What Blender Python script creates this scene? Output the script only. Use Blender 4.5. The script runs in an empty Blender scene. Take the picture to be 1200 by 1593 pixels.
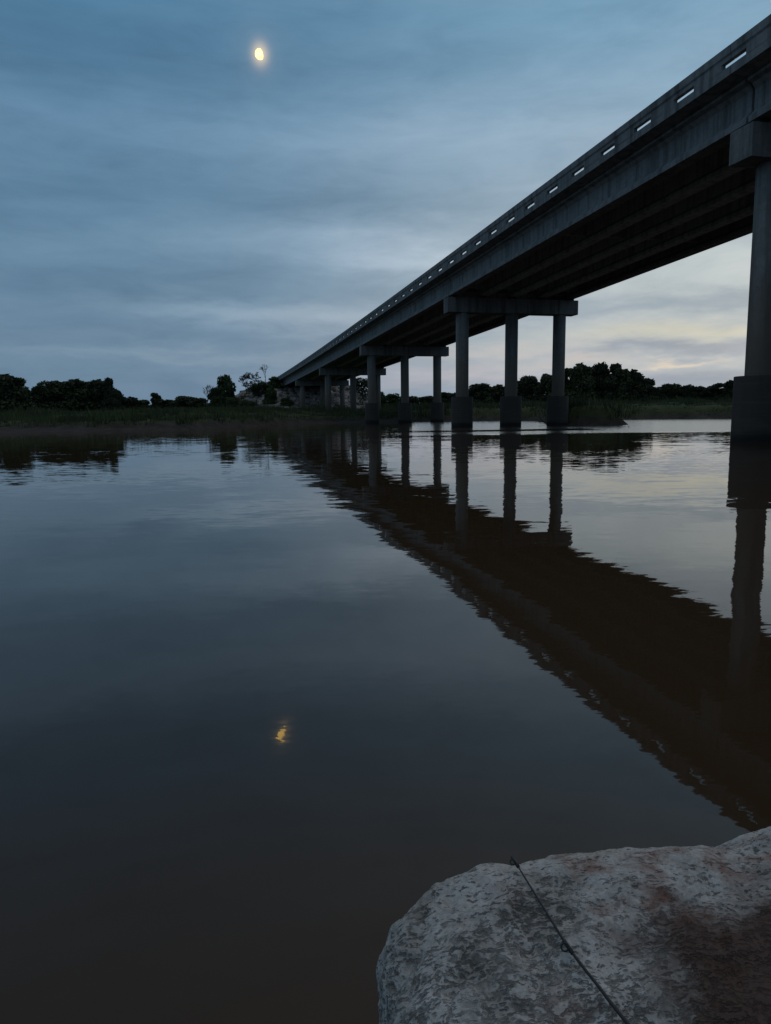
import bpy, bmesh, math, random
import numpy as np
from mathutils import Vector, Matrix, noise, Euler

scene = bpy.context.scene
col = scene.collection
R = math.radians

# ------------------------------------------------------------------ camera
CAM_H = 1.285
cam_d = bpy.data.cameras.new("camera")
cam_d.sensor_fit = 'VERTICAL'
cam_d.sensor_height = 24.0
cam_d.lens = 24.0 * 1100.25 / 1593.0
cam_d.clip_start = 0.05
cam_d.clip_end = 20000
cam = bpy.data.objects.new("camera", cam_d)
col.objects.link(cam)
_p, _r = R(8.0), R(-0.74)
_right0 = Vector((1, 0, 0)); _up0 = Vector((0, math.sin(_p), math.cos(_p))); _fwd = Vector((0, math.cos(_p), -math.sin(_p)))
_right = _right0 * math.cos(_r) + _up0 * math.sin(_r)
_up = _up0 * math.cos(_r) - _right0 * math.sin(_r)
_m = Matrix((( _right.x, _up.x, -_fwd.x, 0), (_right.y, _up.y, -_fwd.y, 0), (_right.z, _up.z, -_fwd.z, CAM_H), (0, 0, 0, 1)))
cam.matrix_world = _m
scene.camera = cam

# ------------------------------------------------------------------ exposure
vs = scene.view_settings
vs.view_transform = 'Standard'
vs.look = 'None'
vs.gamma = 1.0
vs.exposure = 0.0
vs.use_curve_mapping = False
scene.cycles.use_denoising = True
scene.cycles.max_bounces = 6
scene.cycles.caustics_refractive = False

# ------------------------------------------------------------------ node helper
class NT:
    def __init__(s, tree):
        s.t = tree; s.n = tree.nodes; s.l = tree.links
    def new(s, typ, **kw):
        n = s.n.new(typ)
        for k, v in kw.items(): setattr(n, k, v)
        return n
    def inp(s, node, key, val):
        if val is None: return
        sock = node.inputs[key]
        if isinstance(val, bpy.types.NodeSocket): s.l.new(val, sock)
        else: sock.default_value = val
    def m(s, op, a, b=None, c=None, clamp=False):
        n = s.new('ShaderNodeMath', operation=op); n.use_clamp = clamp
        s.inp(n, 0, a); s.inp(n, 1, b); s.inp(n, 2, c)
        return n.outputs[0]
    def vm(s, op, a, b=None, scale=None):
        n = s.new('ShaderNodeVectorMath', operation=op)
        s.inp(n, 0, a); s.inp(n, 1, b)
        if scale is not None: s.inp(n, 'Scale', scale)
        return n.outputs['Value'] if op in ('DOT_PRODUCT', 'LENGTH') else n.outputs[0]
    def mix(s, f, a, b, blend='MIX'):
        n = s.new('ShaderNodeMix', data_type='RGBA', blend_type=blend)
        s.inp(n, 0, f); s.inp(n, 6, a); s.inp(n, 7, b)
        return n.outputs[2]
    def ramp(s, f, stops, interp='LINEAR'):
        n = s.new('ShaderNodeValToRGB'); r = n.color_ramp; r.interpolation = interp
        while len(r.elements) < len(stops): r.elements.new(0.5)
        for e, (p, c) in zip(r.elements, stops):
            e.position = p
            e.color = (c, c, c, 1) if not hasattr(c, '__len__') else (*c, 1)
        s.inp(n, 0, f)
        return n.outputs[0]
    def smooth(s, x, lo, hi, a=0.0, b=1.0):
        n = s.new('ShaderNodeMapRange', interpolation_type='SMOOTHSTEP')
        s.inp(n, 0, x); s.inp(n, 1, lo); s.inp(n, 2, hi); s.inp(n, 3, a); s.inp(n, 4, b)
        return n.outputs[0]
    def noise(s, vec, scale, detail=4, rough=0.55, dist=0.0, color=False, dim='3D'):
        n = s.new('ShaderNodeTexNoise', noise_dimensions=dim)
        s.inp(n, 'Vector', vec); s.inp(n, 'Scale', scale); s.inp(n, 'Detail', detail); s.inp(n, 'Roughness', rough); s.inp(n, 'Distortion', dist)
        return n.outputs['Color'] if color else n.outputs[0]
    def comb(s, x, y, z):
        n = s.new('ShaderNodeCombineXYZ'); s.inp(n, 0, x); s.inp(n, 1, y); s.inp(n, 2, z)
        return n.outputs[0]
    def sep(s, v):
        n = s.new('ShaderNodeSeparateXYZ'); s.inp(n, 0, v); return n.outputs

# ------------------------------------------------------------------ world: dusk sky under streaky cloud
world = bpy.data.worlds.new("World")
scene.world = world
world.use_nodes = True
world.node_tree.nodes.clear()
W = NT(world.node_tree)
GLOW_AZ = 33.0
nish = W.new('ShaderNodeTexSky', sky_type='NISHITA')
nish.sun_disc = False
nish.sun_elevation = R(1.0)
nish.sun_rotation = R(42.0)
nish.air_density = 1.4
nish.dust_density = 1.5
dirv = W.new('ShaderNodeTexCoord').outputs['Generated']
dx, dy, dz = W.sep(dirv)
DEG = 180 / math.pi
az = W.m('MULTIPLY', W.m('ARCTAN2', dx, dy), DEG)
el = W.m('MULTIPLY', W.m('ARCSINE', dz), DEG)
# cloud warp so that no band edge is clean
flow = W.comb(W.m('MULTIPLY', dx, 2.2), W.m('MULTIPLY', dy, 2.2), W.m('MULTIPLY', dz, 9.0))
warp = W.vm('SUBTRACT', W.noise(flow, 2.6, 5, 0.6, color=True), (0.5, 0.5, 0.5))
wx, wy, wz = W.sep(warp)
azw = W.m('ADD', az, W.m('MULTIPLY', wx, 16.0))
elw = W.m('ADD', el, W.m('MULTIPLY', wy, 4.2))
elf = W.m('DIVIDE', W.m('MAXIMUM', elw, -2.0), 90.0)
base = W.ramp(W.m('MAXIMUM', elf, 0.0), [
    (0.0, (.152, .243, .345)), (.05, (.158, .255, .360)), (.12, (.150, .266, .388)), (.22, (.120, .240, .372)),
    (.30, (.086, .212, .350)), (.50, (.18, .235, .30)), (1.0, (.34, .355, .37))])
# brightening towards where the sun went down
da = W.m('ABSOLUTE', W.m('SUBTRACT', az, GLOW_AZ))
side = W.smooth(da, 57.0, 2.0)
base = W.mix(1.0, base, W.mix(side, (1.0, 1.0, 1.0, 1), (2.5, 1.85, 1.55, 1)), 'MULTIPLY')
# pale glow low over the right bank
gl = W.m('MULTIPLY', W.smooth(da, 46.0, 0.0), W.m('MULTIPLY', W.smooth(elw, 24.0, 5.0), W.smooth(elw, -1.0, 3.0)))
base = W.mix(gl, base, (.56, .60, .60, 1))
# streaks of thinner and thicker cloud: azimuth, elevation, half widths, tilt, colour gain
def streak(base, a0, e0, aw, ew, tilt, gain, power=1.0):
    u = W.m('DIVIDE', W.m('SUBTRACT', azw, a0), aw)
    ee = W.m('SUBTRACT', W.m('SUBTRACT', elw, e0), W.m('MULTIPLY', W.m('SUBTRACT', azw, a0), tilt))
    v = W.m('DIVIDE', ee, ew)
    q = W.m('ADD', W.m('MULTIPLY', u, u), W.m('MULTIPLY', v, v))
    g = W.m('EXPONENT', W.m('MULTIPLY', q, -1.0))
    return W.mix(g, base, W.mix(1.0, base, (*gain, 1), 'MULTIPLY'))
STREAKS = [
    (-22, 24.0, 22, 1.9, 0.00, (.84, .88, .90)),
    (-14, 19.8, 20, 1.7, 0.00, (1.16, 1.12, 1.10)),
    (4, 20.5, 14, 2.0, 0.05, (1.15, 1.10, 1.08)),
    (-22, 15.6, 14, 1.2, 0.02, (.86, .90, .92)),
    (2, 15.2, 15, 1.3, -.06, (.82, .86, .88)),
    (-1.5, 12.3, 5.5, 1.5, -.08, (1.28, 1.20, 1.17)),
    (4, 11.4, 6, 1.2, -.1, (1.25, 1.2, 1.16)),
    (-14, 12.8, 8, 1.0, 0.0, (1.12, 1.09, 1.06)),
    (-16, 9.6, 14, 1.3, 0.02, (.82, .86, .88)),
    (3, 9.2, 8, 1.0, 0.0, (.92, .92, .93)),
    (-11, 7.8, 6.0, 1.0, -.06, (1.5, 1.34, 1.24)),
    (0, 7.4, 8, 1.2, 0.0, (1.2, 1.14, 1.1)),
    (-3, 5.8, 9, 0.6, 0.0, (.88, .9, .92)),
    (-18, 4.6, 12, 0.40, -.01, (1.26, 1.17, 1.11)),
    (-22, 6.6, 12, 0.9, 0.0, (.92, .94, .96)),
    (20, 10.2, 14, 1.5, 0.0, (1.10, 1.10, 1.06)),
    (21, 7.6, 11, 0.75, 0.0, (.68, .74, .80)),
    (8, 6.6, 5, 0.8, 0.0, (.9, .92, .94)),
    (25, 5.6, 12, 0.85, 0.02, (1.24, 1.12, .93)),
    (6, 4.6, 7, 0.55, 0.0, (1.22, 1.08, 1.0)),
    (22, 4.25, 10, 0.5, 0.0, (.74, .75, .82)),
    (22.3, 3.42, 2.9, 0.2, 0.01, (1.55, 1.25, .98)),
    (14, 3.6, 4, 0.3, 0.02, (1.2, 1.06, .98)),
    (21, 2.1, 13, 1.0, 0.0, (.68, .70, .77)),
    (4, 2.7, 8, 0.9, 0.0, (1.34, 1.14, 1.08)),
]
for s_ in STREAKS: base = streak(base, *s_)
# finer cloud texture
fine_v = W.comb(W.m('MULTIPLY', dx, 1.6), W.m('MULTIPLY', dy, 1.6), W.m('MULTIPLY', dz, 6.5))
fn = W.noise(fine_v, 5.0, 7, 0.62, 0.4)
base = W.mix(1.0, base, W.ramp(fn, [(.25, (.84, .87, .89)), (.5, (1, 1, 1)), (.75, (1.13, 1.10, 1.08))]), 'MULTIPLY')
# thin cloud lit around the moon
MOON_AZ, MOON_EL = -8.88, 24.75
ma = W.m('MULTIPLY', W.m('SUBTRACT', az, MOON_AZ), math.cos(R(MOON_EL)))
me = W.m('SUBTRACT', el, MOON_EL)
rr = W.m('ADD', W.m('MULTIPLY', ma, ma), W.m('MULTIPLY', W.m('MULTIPLY', me, me), 0.62))
aur = W.m('EXPONENT', W.m('MULTIPLY', rr, -4.2))
aur2 = W.m('EXPONENT', W.m('MULTIPLY', rr, -0.55))
base = W.mix(1.0, base, W.mix(1.0, (.62, .40, .15, 1), W.comb(aur, aur, aur), 'MULTIPLY'), 'ADD')
base = W.mix(1.0, base, W.mix(1.0, (.045, .03, .018, 1), W.comb(aur2, aur2, aur2), 'MULTIPLY'), 'ADD')
# below the horizon: dark ground tone
base = W.mix(W.smooth(el, -0.4, -3.0), base, (.03, .03, .028, 1))
bg_n = W.new('ShaderNodeBackground'); W.inp(bg_n, 0, nish.outputs[0]); W.inp(bg_n, 1, 0.05)
bg_c = W.new('ShaderNodeBackground'); W.inp(bg_c, 0, base); W.inp(bg_c, 1, 1.0)
mx = W.new('ShaderNodeMixShader'); W.inp(mx, 0, 0.93)
W.l.new(bg_n.outputs[0], mx.inputs[1]); W.l.new(bg_c.outputs[0], mx.inputs[2])
wo = W.new('ShaderNodeOutputWorld'); W.l.new(mx.outputs[0], wo.inputs[0])

# sun just gone: only a faint, very soft warm light is left
sun_d = bpy.data.lights.new("sun", 'SUN')
sun_d.energy = 0.02
sun_d.angle = R(20)
sun_d.color = (1.0, .82, .62)
sun = bpy.data.objects.new("sun", sun_d)
sd = Vector((math.sin(R(42)) * math.cos(R(3)), math.cos(R(42)) * math.cos(R(3)), math.sin(R(3))))
sun.rotation_euler = sd.to_track_quat('Z', 'Y').to_euler()
sun.location = (60, 40, 60)
col.objects.link(sun)

# ------------------------------------------------------------------ object helpers
def link(o, parent=None):
    col.objects.link(o)
    if parent is not None: o.parent = parent
    return o
def obj(name, mesh, mat=None, parent=None):
    o = bpy.data.objects.new(name, mesh)
    if mat is not None and not mesh.materials: mesh.materials.append(mat)
    return link(o, parent)
def tag(o, label=None, cat=None, group=None, kind=None):
    if label: o['label'] = label
    if cat: o['category'] = cat
    if group: o['group'] = group
    if kind: o['kind'] = kind
    return o
def empty(name, loc=(0, 0, 0), rz=0.0):
    o = bpy.data.objects.new(name, None)
    o.location = loc; o.rotation_euler = (0, 0, rz); o.empty_display_size = .5
    return link(o)
def mesh_from(name, verts, faces, smooth=False):
    me = bpy.data.meshes.new(name)
    me.from_pydata([tuple(v) for v in verts], [], [tuple(f) for f in faces])
    if smooth: me.polygons.foreach_set('use_smooth', [True] * len(me.polygons))
    me.update()
    return me
def tri_mesh(name, V, F, smooth=False):
    """fast mesh from numpy arrays, F (n,3) or (n,4)"""
    me = bpy.data.meshes.new(name)
    n, k = F.shape
    me.vertices.add(len(V)); me.vertices.foreach_set('co', np.ascontiguousarray(V, dtype=np.float32).ravel())
    me.loops.add(n * k); me.loops.foreach_set('vertex_index', F.astype(np.int32).ravel())
    me.polygons.add(n)
    me.polygons.foreach_set('loop_start', np.arange(0, n * k, k, dtype=np.int32))
    if smooth: me.polygons.foreach_set('use_smooth', np.ones(n, dtype=bool))
    me.update(calc_edges=True); me.validate()
    return me
def copy_tree(o, parent=None):
    c = o.copy(); link(c, parent)
    for ch in list(o.children):
        copy_tree(ch, c)
    return c

# ------------------------------------------------------------------ materials
def new_mat(name):
    m = bpy.data.materials.new(name); m.use_nodes = True
    m.node_tree.nodes.clear()
    t = NT(m.node_tree)
    b = t.new('ShaderNodeBsdfPrincipled'); o = t.new('ShaderNodeOutputMaterial')
    t.l.new(b.outputs[0], o.inputs[0])
    return m, t, b
def pos(t): return t.new('ShaderNodeNewGeometry').outputs['Position']
def bump(t, h, strength, dist):
    n = t.new('ShaderNodeBump'); t.inp(n, 'Height', h); t.inp(n, 'Strength', strength); t.inp(n, 'Distance', dist)
    return n.outputs[0]

def concrete_mat(name, c1, c2, stain=True):
    m, t, b = new_mat(name)
    P = pos(t)
    n1 = t.noise(P, .55, 6, .6); n2 = t.noise(P, 6.0, 5, .6)
    c = t.mix(t.ramp(n1, [(.3, 0.0), (.7, 1.0)]), (*c1, 1), (*c2, 1))
    c = t.mix(1.0, c, t.ramp(n2, [(.3, .82), (.7, 1.12)]), 'MULTIPLY')
    x, y, z = t.sep(P)
    # run-off streaks
    st = t.noise(t.comb(t.m('MULTIPLY', x, 2.6), t.m('MULTIPLY', y, 2.6), t.m('MULTIPLY', z, .16)), 1.0, 5, .62)
    c = t.mix(t.ramp(st, [(.46, 0.0), (.66, .75)]), c, (c1[0] * .42, c1[1] * .4, c1[2] * .38, 1))
    if stain:   # river mud left by floods, up to a ragged line
        zz = t.m('ADD', z, t.m('MULTIPLY', t.m('SUBTRACT', t.noise(P, .9, 5, .65), .5), 5.0))
        f = t.smooth(zz, 7.6, 3.0)
        c = t.mix(t.m('MULTIPLY', f, .8), c, (.17, .12, .09, 1) if name != 'casing_concrete' else (.07, .052, .043, 1))
    if stain:   # level silt lines left by falling water
        sl = t.noise(t.comb(t.m('MULTIPLY', x, .7), t.m('MULTIPLY', y, .7), t.m('MULTIPLY', z, 7.0)), 1.0, 4, .6)
        f2 = t.m('MULTIPLY', t.smooth(zz, 5.0, 1.5), t.ramp(sl, [(.5, 0.0), (.66, .7)]))
        c = t.mix(f2, c, (.17, .14, .115, 1) if name != 'casing_concrete' else (.085, .07, .06, 1))
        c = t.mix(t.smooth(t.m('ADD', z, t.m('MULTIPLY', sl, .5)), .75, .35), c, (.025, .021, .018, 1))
    t.inp(b, 'Base Color', c); t.inp(b, 'Roughness', .85); t.inp(b, 'Specular IOR Level', .2)
    t.inp(b, 'Normal', bump(t, t.noise(P, 14.0, 6, .65), .35, .02))
    return m
M_CONC = concrete_mat('weathered_concrete', (.17, .163, .155), (.24, .23, .215))
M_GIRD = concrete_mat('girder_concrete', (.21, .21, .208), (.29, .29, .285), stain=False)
M_GIRD_IN = concrete_mat('inner_girder_concrete', (.44, .44, .44), (.54, .54, .535), stain=False)  # girder concrete made paler, so its colour lightens the shaded underside
M_PARA = concrete_mat('parapet_concrete', (.19, .19, .188), (.27, .265, .26), stain=False)
M_CASE = concrete_mat('casing_concrete', (.07, .062, .06), (.11, .09, .082))
m, t, b = new_mat('asphalt'); P = pos(t)
t.inp(b, 'Base Color', t.ramp(t.noise(P, 3, 6), [(.3, .035), (.7, .06)])); t.inp(b, 'Roughness', .9)
M_ASPH = m
m, t, b = new_mat('bearing_rubber'); t.inp(b, 'Base Color', (.02, .02, .02, 1)); t.inp(b, 'Roughness', .8)
M_RUB = m

def leaf_mat(name, c1, c2, sc=.35):
    m, t, b = new_mat(name); P = pos(t)
    oi = t.new('ShaderNodeObjectInfo').outputs['Random']
    c = t.mix(t.ramp(t.noise(P, sc, 4, .6), [(.35, 0.0), (.65, 1.0)]), (*c1, 1), (*c2, 1))
    c = t.mix(1.0, c, t.ramp(oi, [(0, (.75, .8, .8)), (1, (1.2, 1.15, 1.0))]), 'MULTIPLY')
    t.inp(b, 'Base Color', c); t.inp(b, 'Roughness', .75)
    t.inp(b, 'Specular IOR Level', .25)
    return m
M_LEAF_DARK = leaf_mat('dark_leaves', (.030, .037, .018), (.066, .074, .034))
M_LEAF_GREEN = leaf_mat('green_leaves', (.04, .056, .024), (.085, .11, .045))
M_GRASS = leaf_mat('bank_grass_blades', (.036, .046, .019), (.078, .088, .038), .25)
m, t, b = new_mat('bark'); P = pos(t)
t.inp(b, 'Base Color', t.ramp(t.noise(P, 2.5, 5), [(.3, (.05, .04, .032)), (.7, (.12, .10, .085))])); t.inp(b, 'Roughness', .9)
M_BARK = m
m, t, b = new_mat('riprap_stone'); P = pos(t)
oc = t.mix(t.ramp(t.noise(P, .5, 3), [(.35, 0.0), (.65, 1.0)]), (.22, .165, .14, 1), (.42, .365, .34, 1))
t.inp(b, 'Base Color', t.mix(1.0, oc, t.ramp(t.noise(P, 3.0, 5), [(.3, .6), (.7, 1.15)]), 'MULTIPLY')); t.inp(b, 'Roughness', .92)
M_RIP = m

# ------------------------------------------------------------------ bridge geometry constants
BX, BY, BAZ = 13.163, 27.461, -.2477
SPAN = 32.799
CW = 11.6
CAP_H, CAP_T = 1.174, 1.16
def zc(s):
    if s < -20: return zc(-20) + (s + 20) * (-.0323 - 2 * 7e-5 * 20)
    return 10.252 - .0323 * s + 7e-5 * s * s
BT = Vector((math.sin(BAZ), math.cos(BAZ), 0)); BN = Vector((math.cos(BAZ), -math.sin(BAZ), 0))
def to_bridge(x, y):
    qx, qy = x - BX, y - BY
    return qx * BT.x + qy * BT.y, qx * BN.x + qy * BN.y      # s, lateral

# ------------------------------------------------------------------ terrain
SH_X = np.array([-900, -200, -60, -35, -25, -18, -15, -12, -9, -3, 4, 10, 16, 20, 30, 40, 60, 120, 300, 900], float)
SH_Y = np.array([40, 52, 59, 61, 61.5, 64, 74, 87, 93, 98, 97.5, 97, 97, 95, 95, 90, 86, 80, 60, 40], float)
PEN = np.array([(15.2, 62.0), (17.5, 60.6), (20.3, 60.2), (21.0, 62.5), (21.5, 68), (24, 76), (28, 88), (30, 100), (20, 102), (18.6, 88), (16.8, 72)], float)
def poly_sd(px, py, poly):
    n = len(poly); d = np.full(px.shape, 1e9); inside = np.zeros(px.shape, bool)
    for i in range(n):
        ax, ay = poly[i]; bx, by = poly[(i + 1) % n]
        ex, ey = bx - ax, by - ay
        wx_, wy_ = px - ax, py - ay
        tt = np.clip((wx_ * ex + wy_ * ey) / (ex * ex + ey * ey), 0, 1)
        d = np.minimum(d, np.hypot(wx_ - tt * ex, wy_ - tt * ey))
        c = ((ay > py) != (by > py)) & (px < (bx - ax) * (py - ay) / (by - ay + 1e-12) + ax)
        inside ^= c
    return np.where(inside, d, -d)
def vnoise(x, y, sc, seed=0.0):
    return np.array([noise.fractal(Vector((a * sc + seed, b_ * sc - seed, seed * .7)), 1.0, 2.0, 4) for a, b_ in zip(np.ravel(x), np.ravel(y))]).reshape(np.shape(x))
def land_sd(x, y, wig=True):
    w = vnoise(x, y, .11, 3.1) * 1.1 if wig else 0
    d1 = (y - np.interp(x, SH_X, SH_Y)) * .85 + w * 2.6
    pd = poly_sd(x, y, PEN); pd = np.where(pd > 0, pd * 2.2, pd)
    return np.maximum(d1, pd + w * .25)
def hill_z(x, y):
    s, l = (x - BX) * BT.x + (y - BY) * BT.y, (x - BX) * BN.x + (y - BY) * BN.y
    top = 10.252 - .0323 * 164 + 7e-5 * 164 ** 2 + 2.9
    side = np.maximum(0, np.abs(l - 5.8) - 8.0)
    front = np.maximum(0, 163.0 - s)
    z = top - side / 2.1 - front / 3.2 - np.maximum(0, s - 175) * .01
    return z
def terrain_z(x, y):
    x = np.asarray(x, float); y = np.asarray(y, float)
    d = land_sd(x, y)
    zl = np.interp(d, [-12, -4, 0, 2.8, 4.2, 25, 45, 90, 400], [-2.5, -1.2, 0, .22, .75, 1.6, 2.0, 2.2, 2.6])
    zr = np.interp(d, [-12, -4, 0, .6, 1.8, 3.5, 12, 30, 60, 400], [-2.5, -1.2, -.02, .55, 1.2, 1.65, 1.95, 2.3, 2.5, 2.8])
    k = np.clip((x + 2) / 10, 0, 1); k = k * k * (3 - 2 * k)
    z = zl * (1 - k) + zr * k
    z = z + np.where(d > .5, np.clip(d / 8, 0, 1), 0) * vnoise(x, y, .22, 7.7) * .16
    hz = hill_z(x, y)
    z = np.where(d > 2, np.maximum(z, hz + vnoise(x, y, .18, 1.3) * .5), z)
    return z
def tz(x, y): return float(terrain_z(np.array([x]), np.array([y]))[0])

m, t, b = new_mat('river_bank'); P = pos(t); x, y, z = t.sep(P)
zn = t.m('ADD', z, t.m('MULTIPLY', t.m('SUBTRACT', t.noise(P, .6, 5, .6), .5), .7))
mud = t.mix(t.ramp(t.noise(P, .9, 6), [(.3, 0.0), (.7, 1.0)]), (.035, .029, .024, 1), (.078, .064, .053, 1))
grs = t.mix(t.ramp(t.noise(P, .35, 6, .65), [(.35, 0.0), (.65, 1.0)]), (.03, .042, .016, 1), (.075, .085, .036, 1))
drt = t.mix(t.ramp(t.noise(P, .5, 6, .65), [(.35, 0.0), (.65, 1.0)]), (.11, .088, .07, 1), (.19, .155, .13, 1))
c = t.mix(t.smooth(zn, .35, .95), mud, grs)
c = t.mix(t.smooth(zn, 3.0, 4.2), c, drt)
t.inp(b, 'Base Color', c)
t.inp(b, 'Roughness', .95); t.inp(b, 'Specular IOR Level', .12)
t.inp(b, 'Normal', bump(t, t.noise(P, 2.2, 6, .7), .8, .25))
M_BANK = m
# far bank and the land beyond, one sheet that reaches the horizon
xs = np.concatenate([-np.geomspace(6000, 92, 26), np.arange(-90, 90.1, .75), np.geomspace(92, 6000, 26)])
ys = np.concatenate([np.arange(48, 150, .75), np.arange(150, 230, 1.6), np.geomspace(232, 9000, 34)])
XX, YY = np.meshgrid(xs, ys)
ZZ = terrain_z(XX, YY)
nx, ny = len(xs), len(ys)
V = np.stack([XX.ravel(), YY.ravel(), ZZ.ravel()], 1)
idx = np.arange(nx * ny).reshape(ny, nx)
F = np.stack([idx[:-1, :-1].ravel(), idx[:-1, 1:].ravel(), idx[1:, 1:].ravel(), idx[1:, :-1].ravel()], 1)
o = obj('far_bank', tri_mesh('far_bank', V, F, True), M_BANK); tag(o, kind='structure')

# near bank under and behind the viewer
xs = np.concatenate([np.linspace(-400, -12, 20), np.arange(-11, 14, .25), np.linspace(15, 400, 30)])
ys = np.concatenate([np.linspace(-500, -40, 16), np.linspace(-38, -4, 30), np.arange(-3.8, 5, .2)])
XX, YY = np.meshgrid(xs, ys)
edge = .72 + .25 * np.sin(XX * .9) * np.clip(np.abs(XX) / 3, 0, 1) + np.clip(np.abs(XX) - 12, 0, 1e9) * -.03
dn = edge - YY
ZZ = np.interp(dn, [-4.5, -1, 0, .35, 1.2, 6, 30, 90], [-2.5, -.7, 0, .25, .38, 1.2, 4.5, 6.0]) + vnoise(XX, YY, .7, 5.5) * .06
nx, ny = len(xs), len(ys)
V = np.stack([XX.ravel(), YY.ravel(), ZZ.ravel()], 1)
idx = np.arange(nx * ny).reshape(ny, nx)
F = np.stack([idx[:-1, :-1].ravel(), idx[:-1, 1:].ravel(), idx[1:, 1:].ravel(), idx[1:, :-1].ravel()], 1)
o = obj('near_bank', tri_mesh('near_bank', V, F, True), M_BANK); tag(o, kind='structure')

# ------------------------------------------------------------------ river water
m, t, b = new_mat('river_water'); P = pos(t); x, y, z = t.sep(P)
def slopes(scale, amp, sx=1.0, sy=1.0, det=2, seed=0.0, rough=.5):
    v = t.comb(t.m('MULTIPLY', x, sx), t.m('MULTIPLY', y, sy), seed)
    n = t.noise(v, scale, det, rough, color=True)
    return t.vm('SCALE', t.vm('SUBTRACT', n, (.5, .5, .5)), scale=amp)
# wind-ruffled water beyond the bridge on the right, with calm lanes in it
ragg = t.m('MULTIPLY', t.m('SUBTRACT', t.noise(t.comb(t.m('MULTIPLY', x, .12), t.m('MULTIPLY', y, .3), 0.0), 1.0, 4, .6), .5), 5.0)
yr = t.m('ADD', y, ragg)
ruf = t.m('MULTIPLY', t.smooth(yr, 38.0, 42.0), t.smooth(yr, 130.0, 110.0))
lane = t.m('SUBTRACT', 1.0, t.m('MULTIPLY', t.smooth(yr, 44.5, 46.0), t.smooth(yr, 51.0, 49.0)))
lane = t.m('MAXIMUM', lane, t.smooth(x, 12.5, 15.0))
right = t.smooth(t.m('SUBTRACT', x, t.m('MULTIPLY', y, .035)), -1.0, 1.6)
ruf = t.m('MULTIPLY', t.m('MULTIPLY', ruf, lane), right)
# slow patches where the surface is more or less disturbed
patch = t.ramp(t.noise(t.comb(t.m('MULTIPLY', x, .10), t.m('MULTIPLY', y, .22), 2.0), 1.0, 4, .6), [(.35, .35), (.65, 1.5)])
near = t.smooth(y, 2.0, 14.0, .8, 1.0)
a1 = t.m('MULTIPLY', patch, near)
s = slopes(.55, .020, .7, 1.3, 2, 1.0)
s = t.vm('ADD', s, t.vm('SCALE', slopes(2.6, .040, .6, 1.5, 2, 5.0), scale=t.m('MULTIPLY', a1, t.smooth(y, 2.0, 16.0, .42, 1.0))))
s = t.vm('ADD', s, t.vm('SCALE', slopes(9.0, .030, .6, 1.5, 1, 8.0), scale=t.m('MULTIPLY', a1, t.smooth(y, 3.0, 18.0, .42, 1.0))))
s = t.vm('ADD', s, t.vm('SCALE', slopes(26.0, .014, .55, 1.6, 2, 12.0), scale=t.smooth(y, 12.0, 3.0)))
s = t.vm('ADD', s, t.vm('SCALE', slopes(4.5, .12, .8, 1.2, 3, 9.0, .6), scale=ruf))
sx_, sy_, _ = t.sep(s)
nrm = t.vm('NORMALIZE', t.comb(sx_, t.m('SUBTRACT', sy_, t.m('MULTIPLY', ruf, .034)), 1.0))   # brightening: normals of the ruffled reach tipped to mirror higher, brighter sky
mc = t.mix(t.noise(P, .25, 4), (.045, .0270, .0140, 1), (.056, .0335, .0175, 1))
t.inp(b, 'Base Color', mc); t.inp(b, 'Roughness', t.m('MULTIPLY_ADD', ruf, .16, .02)); t.inp(b, 'IOR', 1.333); t.inp(b, 'Normal', nrm)
M_WATER = m
xs = np.array([-6000, -800, -150, 0, 150, 800, 6000.]); ys = np.array([-600, -60, 0, 40, 100, 220, 800.])
XX, YY = np.meshgrid(xs, ys); nx, ny = len(xs), len(ys)
V = np.stack([XX.ravel(), YY.ravel(), 0 * XX.ravel()], 1)
idx = np.arange(nx * ny).reshape(ny, nx)
F = np.stack([idx[:-1, :-1].ravel(), idx[:-1, 1:].ravel(), idx[1:, 1:].ravel(), idx[1:, :-1].ravel()], 1)
o = obj('river_water', tri_mesh('river_water', V, F), M_WATER); tag(o, kind='structure')

# ------------------------------------------------------------------ bridge
bridge = empty('road_bridge', (BX, BY, 0), -BAZ)
tag(bridge, 'long concrete girder road bridge on round columns crossing the dusk river', 'bridge')

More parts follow.
